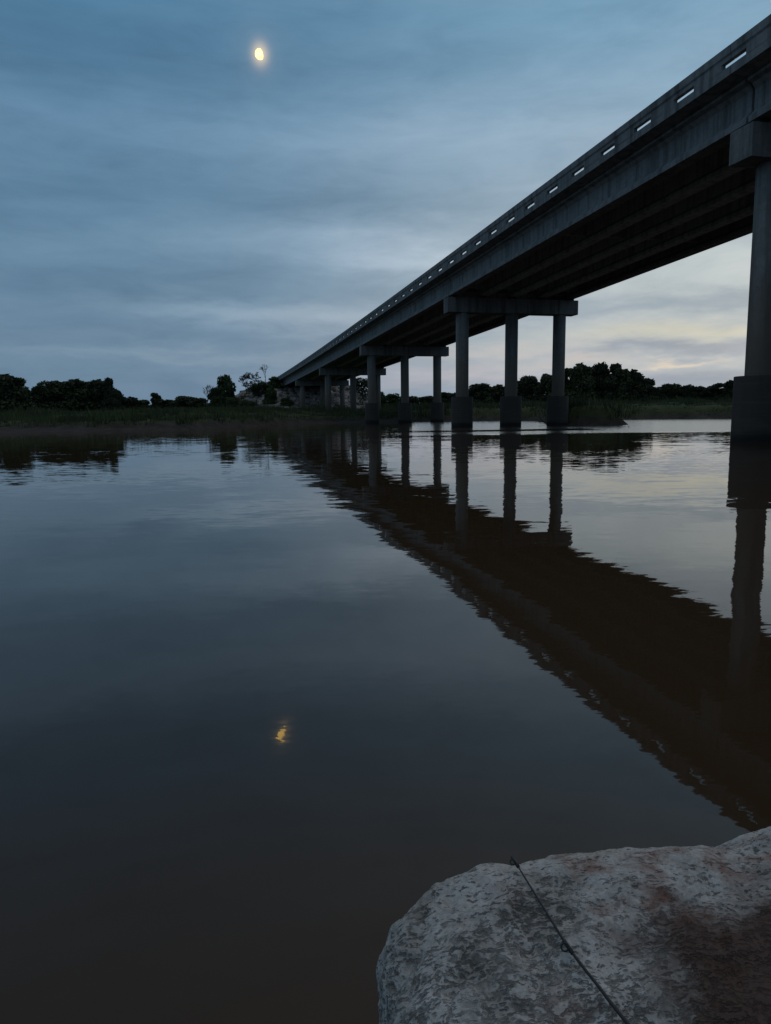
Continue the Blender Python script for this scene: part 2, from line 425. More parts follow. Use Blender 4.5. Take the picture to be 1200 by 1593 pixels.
class MB:
    def __init__(s): s.v = []; s.f = []
    def prism(s, prof, stations):
        """prof: list of (lat, dz) ; stations: list of (s, z0)"""
        n = len(prof); b0 = len(s.v)
        for (a, z0) in stations:
            for (l, dz_) in prof: s.v.append((l, a, z0 + dz_))
        for k in range(len(stations) - 1):
            for i in range(n):
                j = (i + 1) % n
                s.f.append((b0 + k * n + i, b0 + k * n + j, b0 + (k + 1) * n + j, b0 + (k + 1) * n + i))
        s.f.append(tuple(b0 + i for i in range(n))[::-1])
        e = b0 + (len(stations) - 1) * n
        s.f.append(tuple(e + i for i in range(n)))
    def box(s, l0, l1, a0, a1, z0, z1):
        s.prism([(l0, z0), (l1, z0), (l1, z1), (l0, z1)], [(a0, 0), (a1, 0)])
    def cyl(s, l, a, r, z0, z1, n=32, rings=1, taper=0):
        b0 = len(s.v)
        for k in range(rings + 1):
            z_ = z0 + (z1 - z0) * k / rings
            for i in range(n):
                q = 2 * math.pi * i / n
                s.v.append((l + r * math.cos(q), a + r * math.sin(q), z_))
        for k in range(rings):
            for i in range(n):
                j = (i + 1) % n
                s.f.append((b0 + k * n + i, b0 + k * n + j, b0 + (k + 1) * n + j, b0 + (k + 1) * n + i))
        s.f.append(tuple(b0 + i for i in range(n))[::-1])
        e = b0 + rings * n
        s.f.append(tuple(e + i for i in range(n)))
    def build(s, name, mat, parent=None, bevel=0.0, smooth=False):
        me = mesh_from(name, s.v, s.f, smooth)
        bm = bmesh.new(); bm.from_mesh(me)
        bmesh.ops.recalc_face_normals(bm, faces=bm.faces)
        if bevel: bmesh.ops.bevel(bm, geom=[e for e in bm.edges if len(e.link_faces) == 2 and e.calc_face_angle(0) > .6], offset=bevel, segments=2, affect='EDGES', profile=.6)
        bm.to_mesh(me); bm.free()
        if smooth:
            me.polygons.foreach_set('use_smooth', [True] * len(me.polygons))
        return obj(name, me, mat, parent)

PIERS = [-1, 0, 1, 2, 3, 4]                 # supports standing on columns
SPANS = list(range(-2, 5))                  # spans from the near abutment to the far one
COL_L = [1.42, 5.8, 10.18]
G0 = CAP_H + .15                            # girder soffit above the cap's soffit level
GD = 1.52                                   # girder depth
SL = G0 + GD                                # underside of the slab
DK = SL + .39                               # deck surface
IP = [(-.33, 0), (.33, 0), (.33, .20), (.11, .42), (.11, 1.16), (.26, 1.34), (.46, 1.40), (.46, GD), (-.46, GD), (-.46, 1.40), (-.26, 1.34), (-.11, 1.16), (-.11, .42), (-.33, .20)]
G_L = [.55 + k * (CW - 1.1) / 4 for k in range(5)]
OV = -.60
for k in SPANS:
    s0, s1 = k * SPAN, (k + 1) * SPAN
    st = lambda a, b_, n=8: [(a + (b_ - a) * i / n, zc(a + (b_ - a) * i / n)) for i in range(n + 1)]
    # slab
    mb = MB(); mb.prism([(OV, SL + .06), (-.1, SL), (CW + .1, SL), (CW - OV, SL + .06), (CW - OV, DK - .02), (CW / 2, DK + .1), (OV, DK - .02)], st(s0 + .012, s1 - .012))
    mb.build('deck_slab', M_PARA, bridge)
    mb = MB(); mb.prism([(.5, DK + .01), (CW / 2, DK + .11), (CW - .5, DK + .01), (CW - .5, DK + .04), (CW / 2, DK + .14), (.5, DK + .04)], st(s0 + .012, s1 - .012))
    mb.build('road_surface', M_ASPH, bridge)
    # girders
    for gl_ in G_L:
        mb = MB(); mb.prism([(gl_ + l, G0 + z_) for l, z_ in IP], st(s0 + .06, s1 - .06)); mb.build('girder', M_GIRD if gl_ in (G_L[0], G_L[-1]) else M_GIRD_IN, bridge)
    for a in (s0 + .9, (s0 + s1) / 2, s1 - .9):
        for q in range(4):
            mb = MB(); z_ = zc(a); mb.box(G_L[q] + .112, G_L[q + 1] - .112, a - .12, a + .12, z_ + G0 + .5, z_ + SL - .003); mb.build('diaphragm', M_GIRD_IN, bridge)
    # parapets with drain slots at their foot
    for side in (0, 1):
        o0, o1 = (OV, OV + .18) if side == 0 else (CW - OV - .18, CW - OV)
        f_ = -1 if side == 0 else 1
        mb = MB()
        out = o0 if side == 0 else o1
        inn = o1 if side == 0 else o0
        beam = [(out, DK + .19), (out, DK + .33), (out + f_ * .05, DK + .40), (out + f_ * .05, DK + .67), (out + f_ * .01, DK + .69), (inn + f_ * .04, DK + .69), (inn, DK + .37), (inn, DK + .19)]
        mb.prism(beam, st(s0 + .02, s1 - .02))
        n = 12; sp = SPAN / n; off = -.13
        edges = [s0 + .02]
        for i in range(n):
            c0 = s0 + sp * i + off + (0 if i or True else 0)
            edges += [c0 - .61 + .0, c0 + .61]
        edges.append(s1 - .02)
        # solid posts between the slots
        cur = s0 + .02
        for i in range(n + 1):
            c0 = s0 + sp * i + off
            a_, b_ = max(cur, s0 + .02), min(c0 - .61, s1 - .02)
            if b_ - a_ > .05:
                mb.prism([(out, DK - .05), (inn, DK - .05), (inn, DK + .195), (out, DK + .195)], [(a_, zc(a_)), (b_, zc(b_))])
            cur = c0 + .61
        if s1 - .02 - cur > .05:
            mb.prism([(out, DK - .05), (inn, DK - .05), (inn, DK + .195), (out, DK + .195)], [(cur, zc(cur)), (s1 - .02, zc(s1 - .02))])
        mb.build('parapet', M_PARA, bridge)
for k in PIERS:
    s0 = k * SPAN; z0 = zc(s0)
    mb = MB(); mb.box(0, CW, s0 - CAP_T / 2, s0 + CAP_T / 2, z0, z0 + CAP_H); mb.build('pier_cap', M_CONC, bridge, bevel=.025)
    for gl_ in G_L:
        for e in (-.3, .3):
            mb = MB(); mb.box(gl_ - .2, gl_ + .2, s0 + e - .16, s0 + e + .16, z0 + CAP_H - .01, z0 + G0 + .012); mb.build('bearing_pad', M_RUB, bridge)
    for l in COL_L:
        p = BT * s0 + BN * l + Vector((BX, BY, 0))
        g = tz(p.x, p.y) if k > 0 else (0.9 if k < 0 else -2.0)
        low = min(-2.0, g - 1.0) if g < .5 else g - 1.5
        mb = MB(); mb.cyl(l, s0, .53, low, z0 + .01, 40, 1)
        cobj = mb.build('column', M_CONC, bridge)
        for f in cobj.data.polygons: f.use_smooth = len(f.vertices) == 4
        if g < .5:
            mb = MB(); mb.cyl(l, s0, .90, low - .3, 2.5, 44, 1)
            ca = mb.build('casing', M_CASE, cobj, bevel=.02)
            for f in ca.data.polygons: f.use_smooth = len(f.vertices) == 4 and abs(f.normal.z) < .5
for s0 in (-2 * SPAN, 5 * SPAN):
    z0 = zc(s0); sg = 1 if s0 > 0 else -1
    mb = MB(); mb.box(-.3, CW + .3, s0 - .55, s0 + .55, z0 - 2.0, z0 + CAP_H)
    mb.box(-.3, CW + .3, s0 + sg * .3, s0 + sg * .6, z0 + CAP_H - .02, z0 + DK - .05); mb.build('abutment', M_CONC, bridge)

# ------------------------------------------------------------------ trees
def blob_leaves(rng, lobes, n, size):
    """leaf faces filling lobes [(cx,cy,cz,rx,ry,rz)], denser at the shell"""
    wts = np.array([l[3] * l[4] + l[3] * l[5] for l in lobes]); wts /= wts.sum()
    which = rng.choice(len(lobes), n, p=wts)
    L = np.array(lobes)[which]
    d = rng.normal(size=(n, 3)); d /= np.linalg.norm(d, axis=1)[:, None]
    rad = rng.uniform(.35, 1.0, n) ** .45 * (1 + rng.normal(0, .075, n))
    c = L[:, :3] + d * L[:, 3:] * rad[:, None]
    # clumping: pull leaves to random twig centres
    a = rng.normal(size=(n, 3)); a /= np.linalg.norm(a, axis=1)[:, None]
    b_ = np.cross(a, rng.normal(size=(n, 3))); b_ /= np.linalg.norm(b_, axis=1)[:, None]
    s_ = size * rng.uniform(.6, 1.5, n)[:, None]
    V = np.empty((n * 4, 3)); V[0::4] = c - a * s_; V[1::4] = c + b_ * s_ * .55; V[2::4] = c + a * s_; V[3::4] = c - b_ * s_ * .55
    F = np.arange(n * 4).reshape(n, 4)
    return V, F
def limb(mb_v, mb_f, p0, p1, r0, r1, n=6):
    d = (Vector(p1) - Vector(p0))
    if d.length < 1e-5: return
    q = d.to_track_quat('Z', 'Y'); b0 = len(mb_v)
    for P_, r in ((p0, r0), (p1, r1)):
        for i in range(n):
            a = 2 * math.pi * i / n
            mb_v.append(Vector(P_) + q @ Vector((r * math.cos(a), r * math.sin(a), 0)))
    for i in range(n):
        j = (i + 1) % n
        mb_f.append((b0 + i, b0 + j, b0 + n + j, b0 + n + i))
def make_tree(seed, h, w, mat, low=.12, nl=2600, leaf=.26, lobes_n=16, shape='round'):
    """unit builder: returns an Empty with trunk and crown, height h, crown width w"""
    rng = np.random.default_rng(seed)
    root = empty('tree')
    v, f = [], []
    th = h * .8
    pts = [Vector((0, 0, -.4))]
    for i in range(1, 6):
        pts.append(Vector((rng.normal(0, .03 * h), rng.normal(0, .03 * h), th * i / 5)))
    rad = [h * .028 * (1 - .8 * i / 5) + .02 for i in range(6)]
    for i in range(5): limb(v, f, pts[i], pts[i + 1], rad[i], rad[i + 1], 8)
    lobes = []
    if low < .1:
        for i in range(7):
            a = i * .9 + rng.uniform(0, .5); lobes.append((w * .3 * math.cos(a), w * .3 * math.sin(a), h * .17, w * .25, w * .25, h * .21))
        lobes.append((0, 0, h * .42, w * .30, w * .30, h * .36))
    for i in range(lobes_n):
        a = rng.uniform(0, 2 * math.pi); zf = rng.uniform(low + .1, .9)
        if shape == 'round': env = math.sin(math.pi * min(1, max(.12, (zf - low * .5) / (1.02 - low * .5)))) ** .6
        elif shape == 'broad': env = (1 - zf ** 2.5) ** .5
        else: env = (1.02 - zf) ** .8 * 1.2
        r_ = w * .5 * env * rng.uniform(.35, .8)
        c = Vector((r_ * math.cos(a), r_ * math.sin(a), h * zf))
        rr_ = w * rng.uniform(.14, .24)
        lobes.append((c.x, c.y, min(c.z, h - rr_ * .6), rr_, rr_, rr_ * rng.uniform(.65, .95)))
        k = min(4, int(zf * .7 * 5)); limb(v, f, pts[k], c, rad[k] * .5, .02, 5)
    tr = obj('trunk', mesh_from('trunk', v, f), M_BARK, root)
    V, F = blob_leaves(rng, lobes, nl, leaf)
    V[:, 2] = np.maximum(V[:, 2], .02)
    cr = obj('crown', tri_mesh('crown', V, F), mat, root)
    return root
def make_bare(seed, h, spread, name='bare_tree', depth=5, lean=0.0, low=0.25):
    rng = random.Random(seed); root = empty(name)
    v, f = [], []; bv, bf = [], []
    def grow(p, d, l, r, lev):
        e = p + d * l
        r = max(r, .035)
        limb(v if lev < 1 else bv, f if lev < 1 else bf, p, e, r, r * .65, 5)
        if lev >= depth: return
        for k in range(rng.choice([2, 3, 3])):
            nd = (d + Vector((rng.gauss(0, spread), rng.gauss(0, spread), rng.gauss(.12, .25)))).normalized()
            grow(e - d * l * rng.uniform(0, .35), nd, l * rng.uniform(.6, .85), r * .6, lev + 1)
    grow(Vector((0, 0, -.3)), Vector((lean, 0, 1)).normalized(), h * low + .3, h * .02 + .03, 0)
    obj('trunk', mesh_from('trunk', v, f), M_BARK, root)
    obj('branches', mesh_from('branches', bv, bf), M_BARK, root)
    return root

PROTO = {}
def proto(key, *a, **k):
    PROTO[key] = [make_tree(*a, **k), False, k.get('shape', 'round')]
# unit trees, 8 m tall and 8 m wide, scaled for every place
proto('round_dark', 11, 8, 8, M_LEAF_DARK, low=.0, nl=12000, leaf=.30, lobes_n=22, shape='broad')
proto('lumpy_dark', 12, 8, 8, M_LEAF_DARK, low=.0, nl=12000, leaf=.30, lobes_n=18, shape='round')
proto('tall_dark', 13, 8, 6, M_LEAF_DARK, low=.0, nl=12000, leaf=.30, lobes_n=20, shape='round')
proto('round_green', 14, 8, 8, M_LEAF_GREEN, low=.0, nl=10000, leaf=.30, lobes_n=18, shape='broad')
proto('pointed_green', 15, 8, 6, M_LEAF_GREEN, low=.0, nl=7500, leaf=.24, lobes_n=18, shape='pointed')
proto('loose_green', 16, 8, 8, M_LEAF_GREEN, low=.15, nl=4200, leaf=.24, lobes_n=13, shape='round')
PW = {'round_dark': 8, 'lumpy_dark': 8, 'tall_dark': 6, 'round_green': 8, 'pointed_green': 6, 'loose_green': 8}
_rt = random.Random(4)
def place_tree(kind, x, y, h, w, label, cat='tree', group=None, name='tree', zb=None):
    P_ = PROTO[kind]
    if P_[1]: o = copy_tree(P_[0])
    else: o = P_[0]; P_[1] = True
    o.name = name
    o.location = (x, y, (tz(x, y) if zb is None else zb) - .1)
    o.rotation_euler = (0, 0, _rt.uniform(0, 6.28))
    sw = w / PW[kind]
    o.scale = (sw, sw, h / 8)
    for key in list(o.keys()):
        if key in ('label', 'category', 'group'): del o[key]
    tag(o, label, cat, group)
    return o
TREES = [
 # kind, x, y, top z, crown width, label, category, group
 ('round_dark', -54.3, 104, 7.4, 6.6, 'tall round dark tree cut off by the left frame edge on the far bank', 0),
 ('lumpy_dark', -54.2, 112, 5.9, 3.6, 'low dark tree in the notch right of the tree at the left frame edge', 0),
 ('lumpy_dark', -51.9, 113, 6.7, 5.6, 'dark tree with a small peak, left end of the broad clump on the far bank', 0),
 ('round_dark', -48.8, 114, 7.1, 6.9, 'widest dark tree in the middle of the broad clump on the left bank', 0),
 ('round_dark', -45.9, 115, 7.05, 5.9, 'dark round tree in the broad left clump, just before its knobbly right end', 0),
 ('tall_dark', -43.3, 113, 7.25, 2.6, 'narrow dark tree rising as a knob at the right end of the broad left clump', 0),
 ('lumpy_dark', -42.0, 112, 5.2, 2.4, 'small dark tree stepping down at the far right end of the broad left clump', 0),
 ('lumpy_dark', -94.6, 260, 8.0, 11.5, 'far low tree just right of the broad left clump', 1),
 ('round_dark', -91.5, 270, 7.2, 11.5, 'far low tree left of the one that stands up above the distant row', 1),
 ('tall_dark', -89.0, 280, 10.1, 5.4, 'far small round tree that stands up above the distant row of low trees', 1),
 ('round_dark', -82.3, 275, 7.2, 12, 'far low tree right of the one that stands up above the distant row', 1),
 ('round_dark', -73.6, 265, 8.3, 13.5, 'far wide rounded tree, highest hump right of the upstanding one in the distant row', 1),
 ('lumpy_dark', -66.3, 255, 7.1, 8.6, 'far low tree at the right end of the distant row, beside the bare sapling', 1),
 ('lumpy_dark', -35.6, 150, 6.7, 2.8, 'small dark tree at the left foot of the rocky embankment', 2),
 ('round_green', -39.4, 178, 10.7, 6.2, 'bushy green tree on the left slope of the rocky embankment', 2),
 ('loose_green', -30.0, 175, 8.9, 6.2, 'loose green tree under the bare branches on the rocky embankment', 2),
 ('pointed_green', -27.1, 178, 10.6, 4.4, 'pointed dark green tree beside the far end of the bridge railing', 2),
 ('round_green', -26.3, 185, 10.6, 6.2, 'dark green tree tucked against the far end of the bridge', 2),
 ('loose_green', -5.7, 185, 10.3, 6.2, 'light green tree seen between the fourth pier columns right of the abutment', 3),
 ('round_green', -1.2, 175, 6.2, 4.8, 'low green tree on the embankment, left of the third pier middle column', 3),
 ('round_green', 2.3, 180, 5.9, 5.2, 'low green tree on the right bank just right of the third pier middle column', 3),
 ('lumpy_dark', 8.2, 230, 6.3, 8.4, 'far low dark tree between the middle and right columns of the third pier', 4),
 ('round_dark', 13.6, 225, 6.3, 8.2, 'far low dark tree just left of the right column of the third pier', 4),
 ('lumpy_dark', 18.6, 225, 7.1, 8.2, 'far dark tree between the third pier right column and the second pier left column', 4),
 ('round_dark', 22.6, 215, 7.1, 7.8, 'dark tree behind the left column of the second pier', 4),
 ('lumpy_dark', 27.7, 210, 9.1, 9.5, 'dark tree just right of the left column of the second pier', 4),
 ('round_dark', 32.6, 205, 8.7, 8.6, 'dark tree just left of the middle column of the second pier', 4),
 ('tall_dark', 36.3, 200, 9.6, 8.0, 'dark tree behind the middle column of the second pier', 4),
 ('lumpy_dark', 39.9, 195, 10.3, 8.6, 'dark tree in the gap between middle and right columns of the second pier', 4),
 ('round_dark', 42.1, 185, 10.6, 6.7, 'dark tree just left of the right column of the second pier', 4),
 ('tall_dark', 44.6, 178, 11.5, 7.1, 'tall dark tree just right of the right column of the second pier', 5),
 ('round_dark', 48.3, 176, 12.5, 8.0, 'tallest leftmost dome of the big dark grove behind the grassy point', 5),
 ('lumpy_dark', 53.2, 178, 12.3, 7.1, 'second dome of the big dark grove behind the grassy point', 5),
 ('tall_dark', 57.0, 175, 12.4, 7.0, 'tall dark tree near the right shoulder of the big grove', 5),
 ('round_dark', 61.0, 176, 10.8, 6.7, 'lower dark tree sloping down the right side of the big grove', 5),
 ('lumpy_dark', 65.7, 180, 8.7, 6.6, 'shortest dark tree at the right foot of the big grove', 5),
 ('round_dark', 76.1, 200, 7.3, 6.8, 'low dark tree in the dip right of the big grove', 6),
 ('lumpy_dark', 82.2, 205, 8.2, 7.8, 'low rounded dark tree, first hump right of the dip beside the big grove', 6),
 ('round_dark', 86.9, 205, 8.0, 6.8, 'low rounded dark tree, second hump right of the dip beside the big grove', 6),
 ('lumpy_dark', 92.0, 210, 7.5, 6.9, 'low dark tree in the middle of the right hand row', 6),
 ('tall_dark', 94.6, 205, 8.4, 6.3, 'small peaked dark tree of the right hand row nearing the close pier', 6),
 ('round_dark', 97.0, 200, 8.9, 6.6, 'dark tree of the right hand row touching the edge of the close pier casing', 6),
]
TG = ['trees on the left bank', 'distant row of low trees', 'trees on the rocky embankment', 'trees right of the embankment', 'trees behind the bridge piers', 'big grove on the right bank', 'low tree row on the right bank']
for kd, x_, y_, zt, w_, lab, g_ in TREES:
    zb = tz(x_, y_)
    place_tree(kd, x_, y_, zt - zb + .1, w_, lab, 'tree', TG[g_], zb=zb)
for x_, y_, zt, w_, lab in (
    (-36.5, 172, 5.6, 4.2, 'low green bush on the stones right of the bushy tree at the left slope'),
    (-31.5, 166, 4.6, 4.0, 'low green bush half way down the stones under the loose green tree'),
    (-26.5, 168, 7.4, 3.8, 'low dark bush on the stones just left of the fifth pier'),
    (-22.5, 164, 5.0, 3.2, 'low dark bush on the stones right beside the fifth pier left column')):
    zb = tz(x_, y_); place_tree('loose_green' if w_ > 3.9 else 'round_green', x_, y_, max(1.6, zt - zb), w_, lab, 'bush', 'bushes on the rocky embankment', name='bush', zb=zb)
# leafless ones
def put_bare(o, x_, y_, lab, cat='bare tree'):
    o.location = (x_, y_, tz(x_, y_)); tag(o, lab, cat)
def bare_at(seed, x_, y_, zt, spread, name, depth, lean, low, lab, cat='bare tree'):
    put_bare(make_bare(seed, (zt - tz(x_, y_)) * 1.15, spread, name, depth, lean, low), x_, y_, lab, cat)
bare_at(3, -34.6, 180, 12.0, .62, 'bare_tree', 7, .10, .24, 'leafless grey tree with spreading branches on top of the embankment')
bare_at(8, -32.4, 178, 11.8, .62, 'bare_tree', 7, .3, .24, 'leafless leaning tree beside the spreading one, over the loose green tree')
bare_at(5, -37.0, 150, 6.4, .28, 'bare_sapling', 4, .0, .34, 'thin leafless sapling at the left foot of the embankment', 'sapling')
bare_at(21, -30.6, 186, 12.2, .30, 'bare_sapling', 4, .0, .52, 'thin tall stem with a small twiggy tuft left of the bridge end', 'sapling')
def snag(loc, lab):
    v, f = [], []
    limb(v, f, (0, 0, -.5), (-1.3, .3, .75), .07, .04, 6); limb(v, f, (-.6, .14, .1), (-.5, .2, .7), .04, .015, 5); limb(v, f, (-.95, .2, .4), (-1.6, .2, .55), .03, .012, 5)
    o = obj('driftwood_branch', mesh_from('driftwood_branch', v, f), M_BARK); o.location = loc; tag(o, lab, 'driftwood')
snag((15.3, 64.5, 0.0), 'bare driftwood branch sticking out of the water left of the grassy point')

# ------------------------------------------------------------------ bank grass, riprap
def blades(name, pts, h0, h1, per, spread, wid, mat):
    rng = np.random.default_rng(5)
    n = len(pts) * per
    base = np.repeat(np.array(pts), per, 0) + np.concatenate([rng.normal(0, spread, (n, 2)), np.zeros((n, 1))], 1)
    hh = rng.uniform(h0, h1, n) * np.repeat(rng.uniform(.5, 1.35, len(pts)), per)
    pat = np.array([noise.fractal(Vector((q[0] * .16, q[1] * .10, 3.3)), 1.0, 2.0, 3) for q in pts])
    hh = hh * np.repeat(np.clip(.8 + pat * 1.5, .35, 2.1), per)
    a = rng.uniform(0, 6.283, n); lean = rng.normal(0, .3, (n, 2)) * hh[:, None]
    wv = np.stack([np.cos(a), np.sin(a)], 1) * wid * rng.uniform(.6, 1.4, n)[:, None]
    V = np.empty((n * 3, 3))
    V[0::3, :2] = base[:, :2] - wv; V[1::3, :2] = base[:, :2] + wv; V[2::3, :2] = base[:, :2] + lean
    V[0::3, 2] = base[:, 2] - .08; V[1::3, 2] = base[:, 2] - .08; V[2::3, 2] = base[:, 2] + hh
    o = obj(name, tri_mesh(name, V, np.arange(n * 3).reshape(n, 3)), mat)
    return o
rg = np.random.default_rng(9)
def scatter(n, x0, x1, y0, y1, dmin, zmax):
    x_ = rg.uniform(x0, x1, n); y_ = y0 + (y1 - y0) * rg.uniform(0, 1, n) ** 1.4
    keep = np.abs(x_ / y_) < .62
    x_, y_ = x_[keep], y_[keep]
    d = land_sd(x_, y_); z_ = terrain_z(x_, y_)
    k = (d > dmin) & (z_ < zmax) & (z_ > .25)
    return np.stack([x_[k], y_[k], z_[k]], 1)
p1 = scatter(9000, -80, 0, 60, 150, 3.3, 3.6)
o = blades('bank_grass', p1, .25, .7, 9, .35, .05, M_GRASS); tag(o, 'tall dark green grass covering the left bank above the mud', 'grass', kind='stuff')
p2 = scatter(11000, -2, 110, 60, 165, .45, 3.4)
o = blades('bank_grass', p2, .25, .75, 9, .35, .05, M_GRASS); tag(o, 'dark green grass covering the right bank and the low point', 'grass', kind='stuff')
# riprap on the embankment below the abutment
rs = random.Random(12); ico = bmesh.new(); bmesh.ops.create_icosphere(ico, subdivisions=2, radius=1.0)
iv = np.array([v_.co[:] for v_ in ico.verts]); ifc = np.array([[v_.index for v_ in f_.verts] for f_ in ico.faces]); ico.free()
rr_ = np.random.default_rng(2); SV, SF = [], []; nb = 0
cx_ = rr_.uniform(-56, 12, 14000); cy_ = rr_.uniform(118, 200, 14000)
s_, l_ = (cx_ - BX) * BT.x + (cy_ - BY) * BT.y, (cx_ - BX) * BN.x + (cy_ - BY) * BN.y
zt_ = terrain_z(cx_, cy_); hz_ = hill_z(cx_, cy_)
ok = (hz_ > 1.4) & (zt_ < 9.3) & (s_ > 118) & (np.abs(l_ - 5.8) < 26) & ((s_ < 162) | (np.abs(l_ - 5.8) > 8.5))
ok &= rr_.uniform(0, 1, len(ok)) < np.where(np.abs(l_ - 5.8) < 9, .55, .4)
for i in np.where(ok)[0][:3600]:
    r0 = rr_.uniform(.28, .75) * (1.5 if rr_.uniform() < .12 else 1)
    q = np.sign(iv) * np.abs(iv) ** .75
    q = q * (1 + rr_.normal(0, .10, (len(iv), 1))) * np.array([1.2, .95, .65]) * r0
    a = rr_.uniform(0, 6.283); rot = np.array([[math.cos(a), -math.sin(a), 0], [math.sin(a), math.cos(a), 0], [0, 0, 1]])
    SV.append(q @ rot.T + np.array([cx_[i], cy_[i], zt_[i] + r0 * .12])); SF.append(ifc + nb); nb += len(iv)
o = obj('riprap', tri_mesh('riprap', np.concatenate(SV), np.concatenate(SF)), M_RIP); tag(o, 'pale loose riprap stones on the embankment under the bridge end', 'rocks', kind='stuff')
# scrub among the stones, dry and green
p3 = []
for i in np.where((hz_ > 1.2) & (s_ < 162) & (np.abs(l_ - 5.8) < 30))[0][::4]: p3.append((cx_[i], cy_[i], zt_[i]))
o = blades('embankment_weeds', p3, .4, 1.5, 14, .4, .05, M_GRASS); tag(o, 'weeds growing between the stones of the embankment', 'weeds', kind='stuff')

# ------------------------------------------------------------------ boulder and fishing rod
def rock_mat():
    m, t, b = new_mat('pitted_limestone'); P = pos(t); x, y, z = t.sep(P)
    warp = t.vm('SCALE', t.vm('SUBTRACT', t.noise(P, 9.0, 4, .6, color=True), (.5, .5, .5)), scale=.06)
    Q = t.vm('ADD', P, warp)
    n1 = t.noise(Q, 5.0, 6, .65); n2 = t.noise(Q, 26.0, 6, .7)
    c = t.mix(t.ramp(n1, [(.32, 0.0), (.68, 1.0)]), (.27, .245, .215, 1), (.72, .70, .665, 1))
    c = t.mix(1.0, c, t.ramp(n2, [(.28, .62), (.5, .96), (.7, 1.12)]), 'MULTIPLY')
    c = t.mix(1.0, c, t.ramp(t.noise(P, 130.0, 4, .6), [(.3, .78), (.7, 1.18)]), 'MULTIPLY')
    # the near flank is honeycombed with dark hollows, the top has scattered small pits
    qx, qy, qz = t.sep(Q)
    dens = t.smooth(t.m('ADD', t.m('SUBTRACT', y, t.m('MULTIPLY', x, .10)), t.m('MULTIPLY', t.m('SUBTRACT', n1, .5), 1.1)), 1.24, .96)
    def cells(k, sd):
        v = t.new('ShaderNodeTexVoronoi', feature='F1')
        t.inp(v, 'Vector', t.comb(t.m('MULTIPLY', qx, 26.0 * k), t.m('MULTIPLY', qy, 46.0 * k), t.m('MULTIPLY_ADD', qz, 40.0 * k, sd)))
        t.inp(v, 'Scale', 1.0); t.inp(v, 'Randomness', 1.0)
        r = t.sep(v.outputs['Color'])[0]
        return v.outputs['Distance'], r
    d1, r1 = cells(1.5, 0.0); d2, r2 = cells(3.2, 4.0)
    rag = t.m('MULTIPLY', t.m('SUBTRACT', t.noise(P, 70.0, 4, .65), .5), .75)
    # pit size differs from cell to cell; many cells carry none
    def pit_of(d, r, lo, hi, k):
        size = t.m('MINIMUM', t.m('MULTIPLY', t.m('SUBTRACT', r, t.m('MULTIPLY_ADD', dens, -(lo - hi), lo)), 1.3), .48)
        return t.m('MULTIPLY', t.smooth(t.m('ADD', t.m('SUBTRACT', size, d), rag), -.10, .34), k)
    pit = t.m('MAXIMUM', pit_of(d1, r1, .84, .34, 1.0), pit_of(d2, r2, .66, .12, .8))
    fs = t.noise(t.comb(t.m('MULTIPLY', qx, 52.0), t.m('MULTIPLY', qy, 120.0), t.m('MULTIPLY', qz, 90.0)), 1.0, 4, .65)
    pit = t.m('MAXIMUM', t.m('MULTIPLY', pit, .8), t.m('MULTIPLY', t.smooth(t.m('SUBTRACT', fs, t.m('SUBTRACT', .60, t.m('MULTIPLY', dens, .07))), -.03, .10), .75))
    pit = t.m('MULTIPLY', pit, t.ramp(t.noise(P, 11.0, 4, .65), [(.36, .35), (.58, 1.0)]))
    c = t.mix(t.m('MULTIPLY', pit, .9), c, (.045, .043, .036, 1))
    c = t.mix(t.m('MULTIPLY', t.smooth(n1, .42, .70), .35), c, (.30, .24, .19, 1))
    # rust and brown soil stains
    rn = t.noise(Q, 4.2, 5, .6)
    rm_ = t.m('MULTIPLY', t.ramp(t.noise(Q, 7.5, 5, .65), [(.50, 0.0), (.64, 1.0)]), t.smooth(x, .12, .40))
    c = t.mix(t.m('MULTIPLY', rm_, .75), c, (.20, .075, .04, 1))
    bx = t.m('ADD', x, t.m('MULTIPLY', t.m('SUBTRACT', t.noise(Q, 6.0, 6, .7), .5), .35))
    by = t.m('ADD', y, t.m('MULTIPLY', t.m('SUBTRACT', t.noise(Q, 7.0, 6, .7), .5), .30))
    br = t.m('MULTIPLY', t.smooth(bx, .33, .50), t.smooth(t.m('SUBTRACT', by, t.m('MULTIPLY', x, .35)), 1.02, .90))
    c = t.mix(t.m('MULTIPLY', br, .93), c, (.078, .036, .022, 1))
    yl = t.m('MULTIPLY', t.ramp(t.noise(Q, 3.1, 4), [(.58, 0.0), (.7, .5)]), t.smooth(y, 1.2, 1.35))
    c = t.mix(yl, c, (.30, .24, .14, 1))
    wet = t.smooth(t.m('ADD', z, t.m('MULTIPLY', rn, .06)), .13, .05)
    c = t.mix(t.m('MULTIPLY', wet, .7), c, (.05, .045, .035, 1))
    t.inp(b, 'Base Color', c); t.inp(b, 'Roughness', .88)
    hgt = t.m('SUBTRACT', t.m('ADD', t.m('MULTIPLY', n2, .5), t.m('MULTIPLY', n1, .8)), t.m('MULTIPLY', pit, .8))
    t.inp(b, 'Normal', bump(t, hgt, .9, .016))
    return m
M_ROCK = rock_mat()
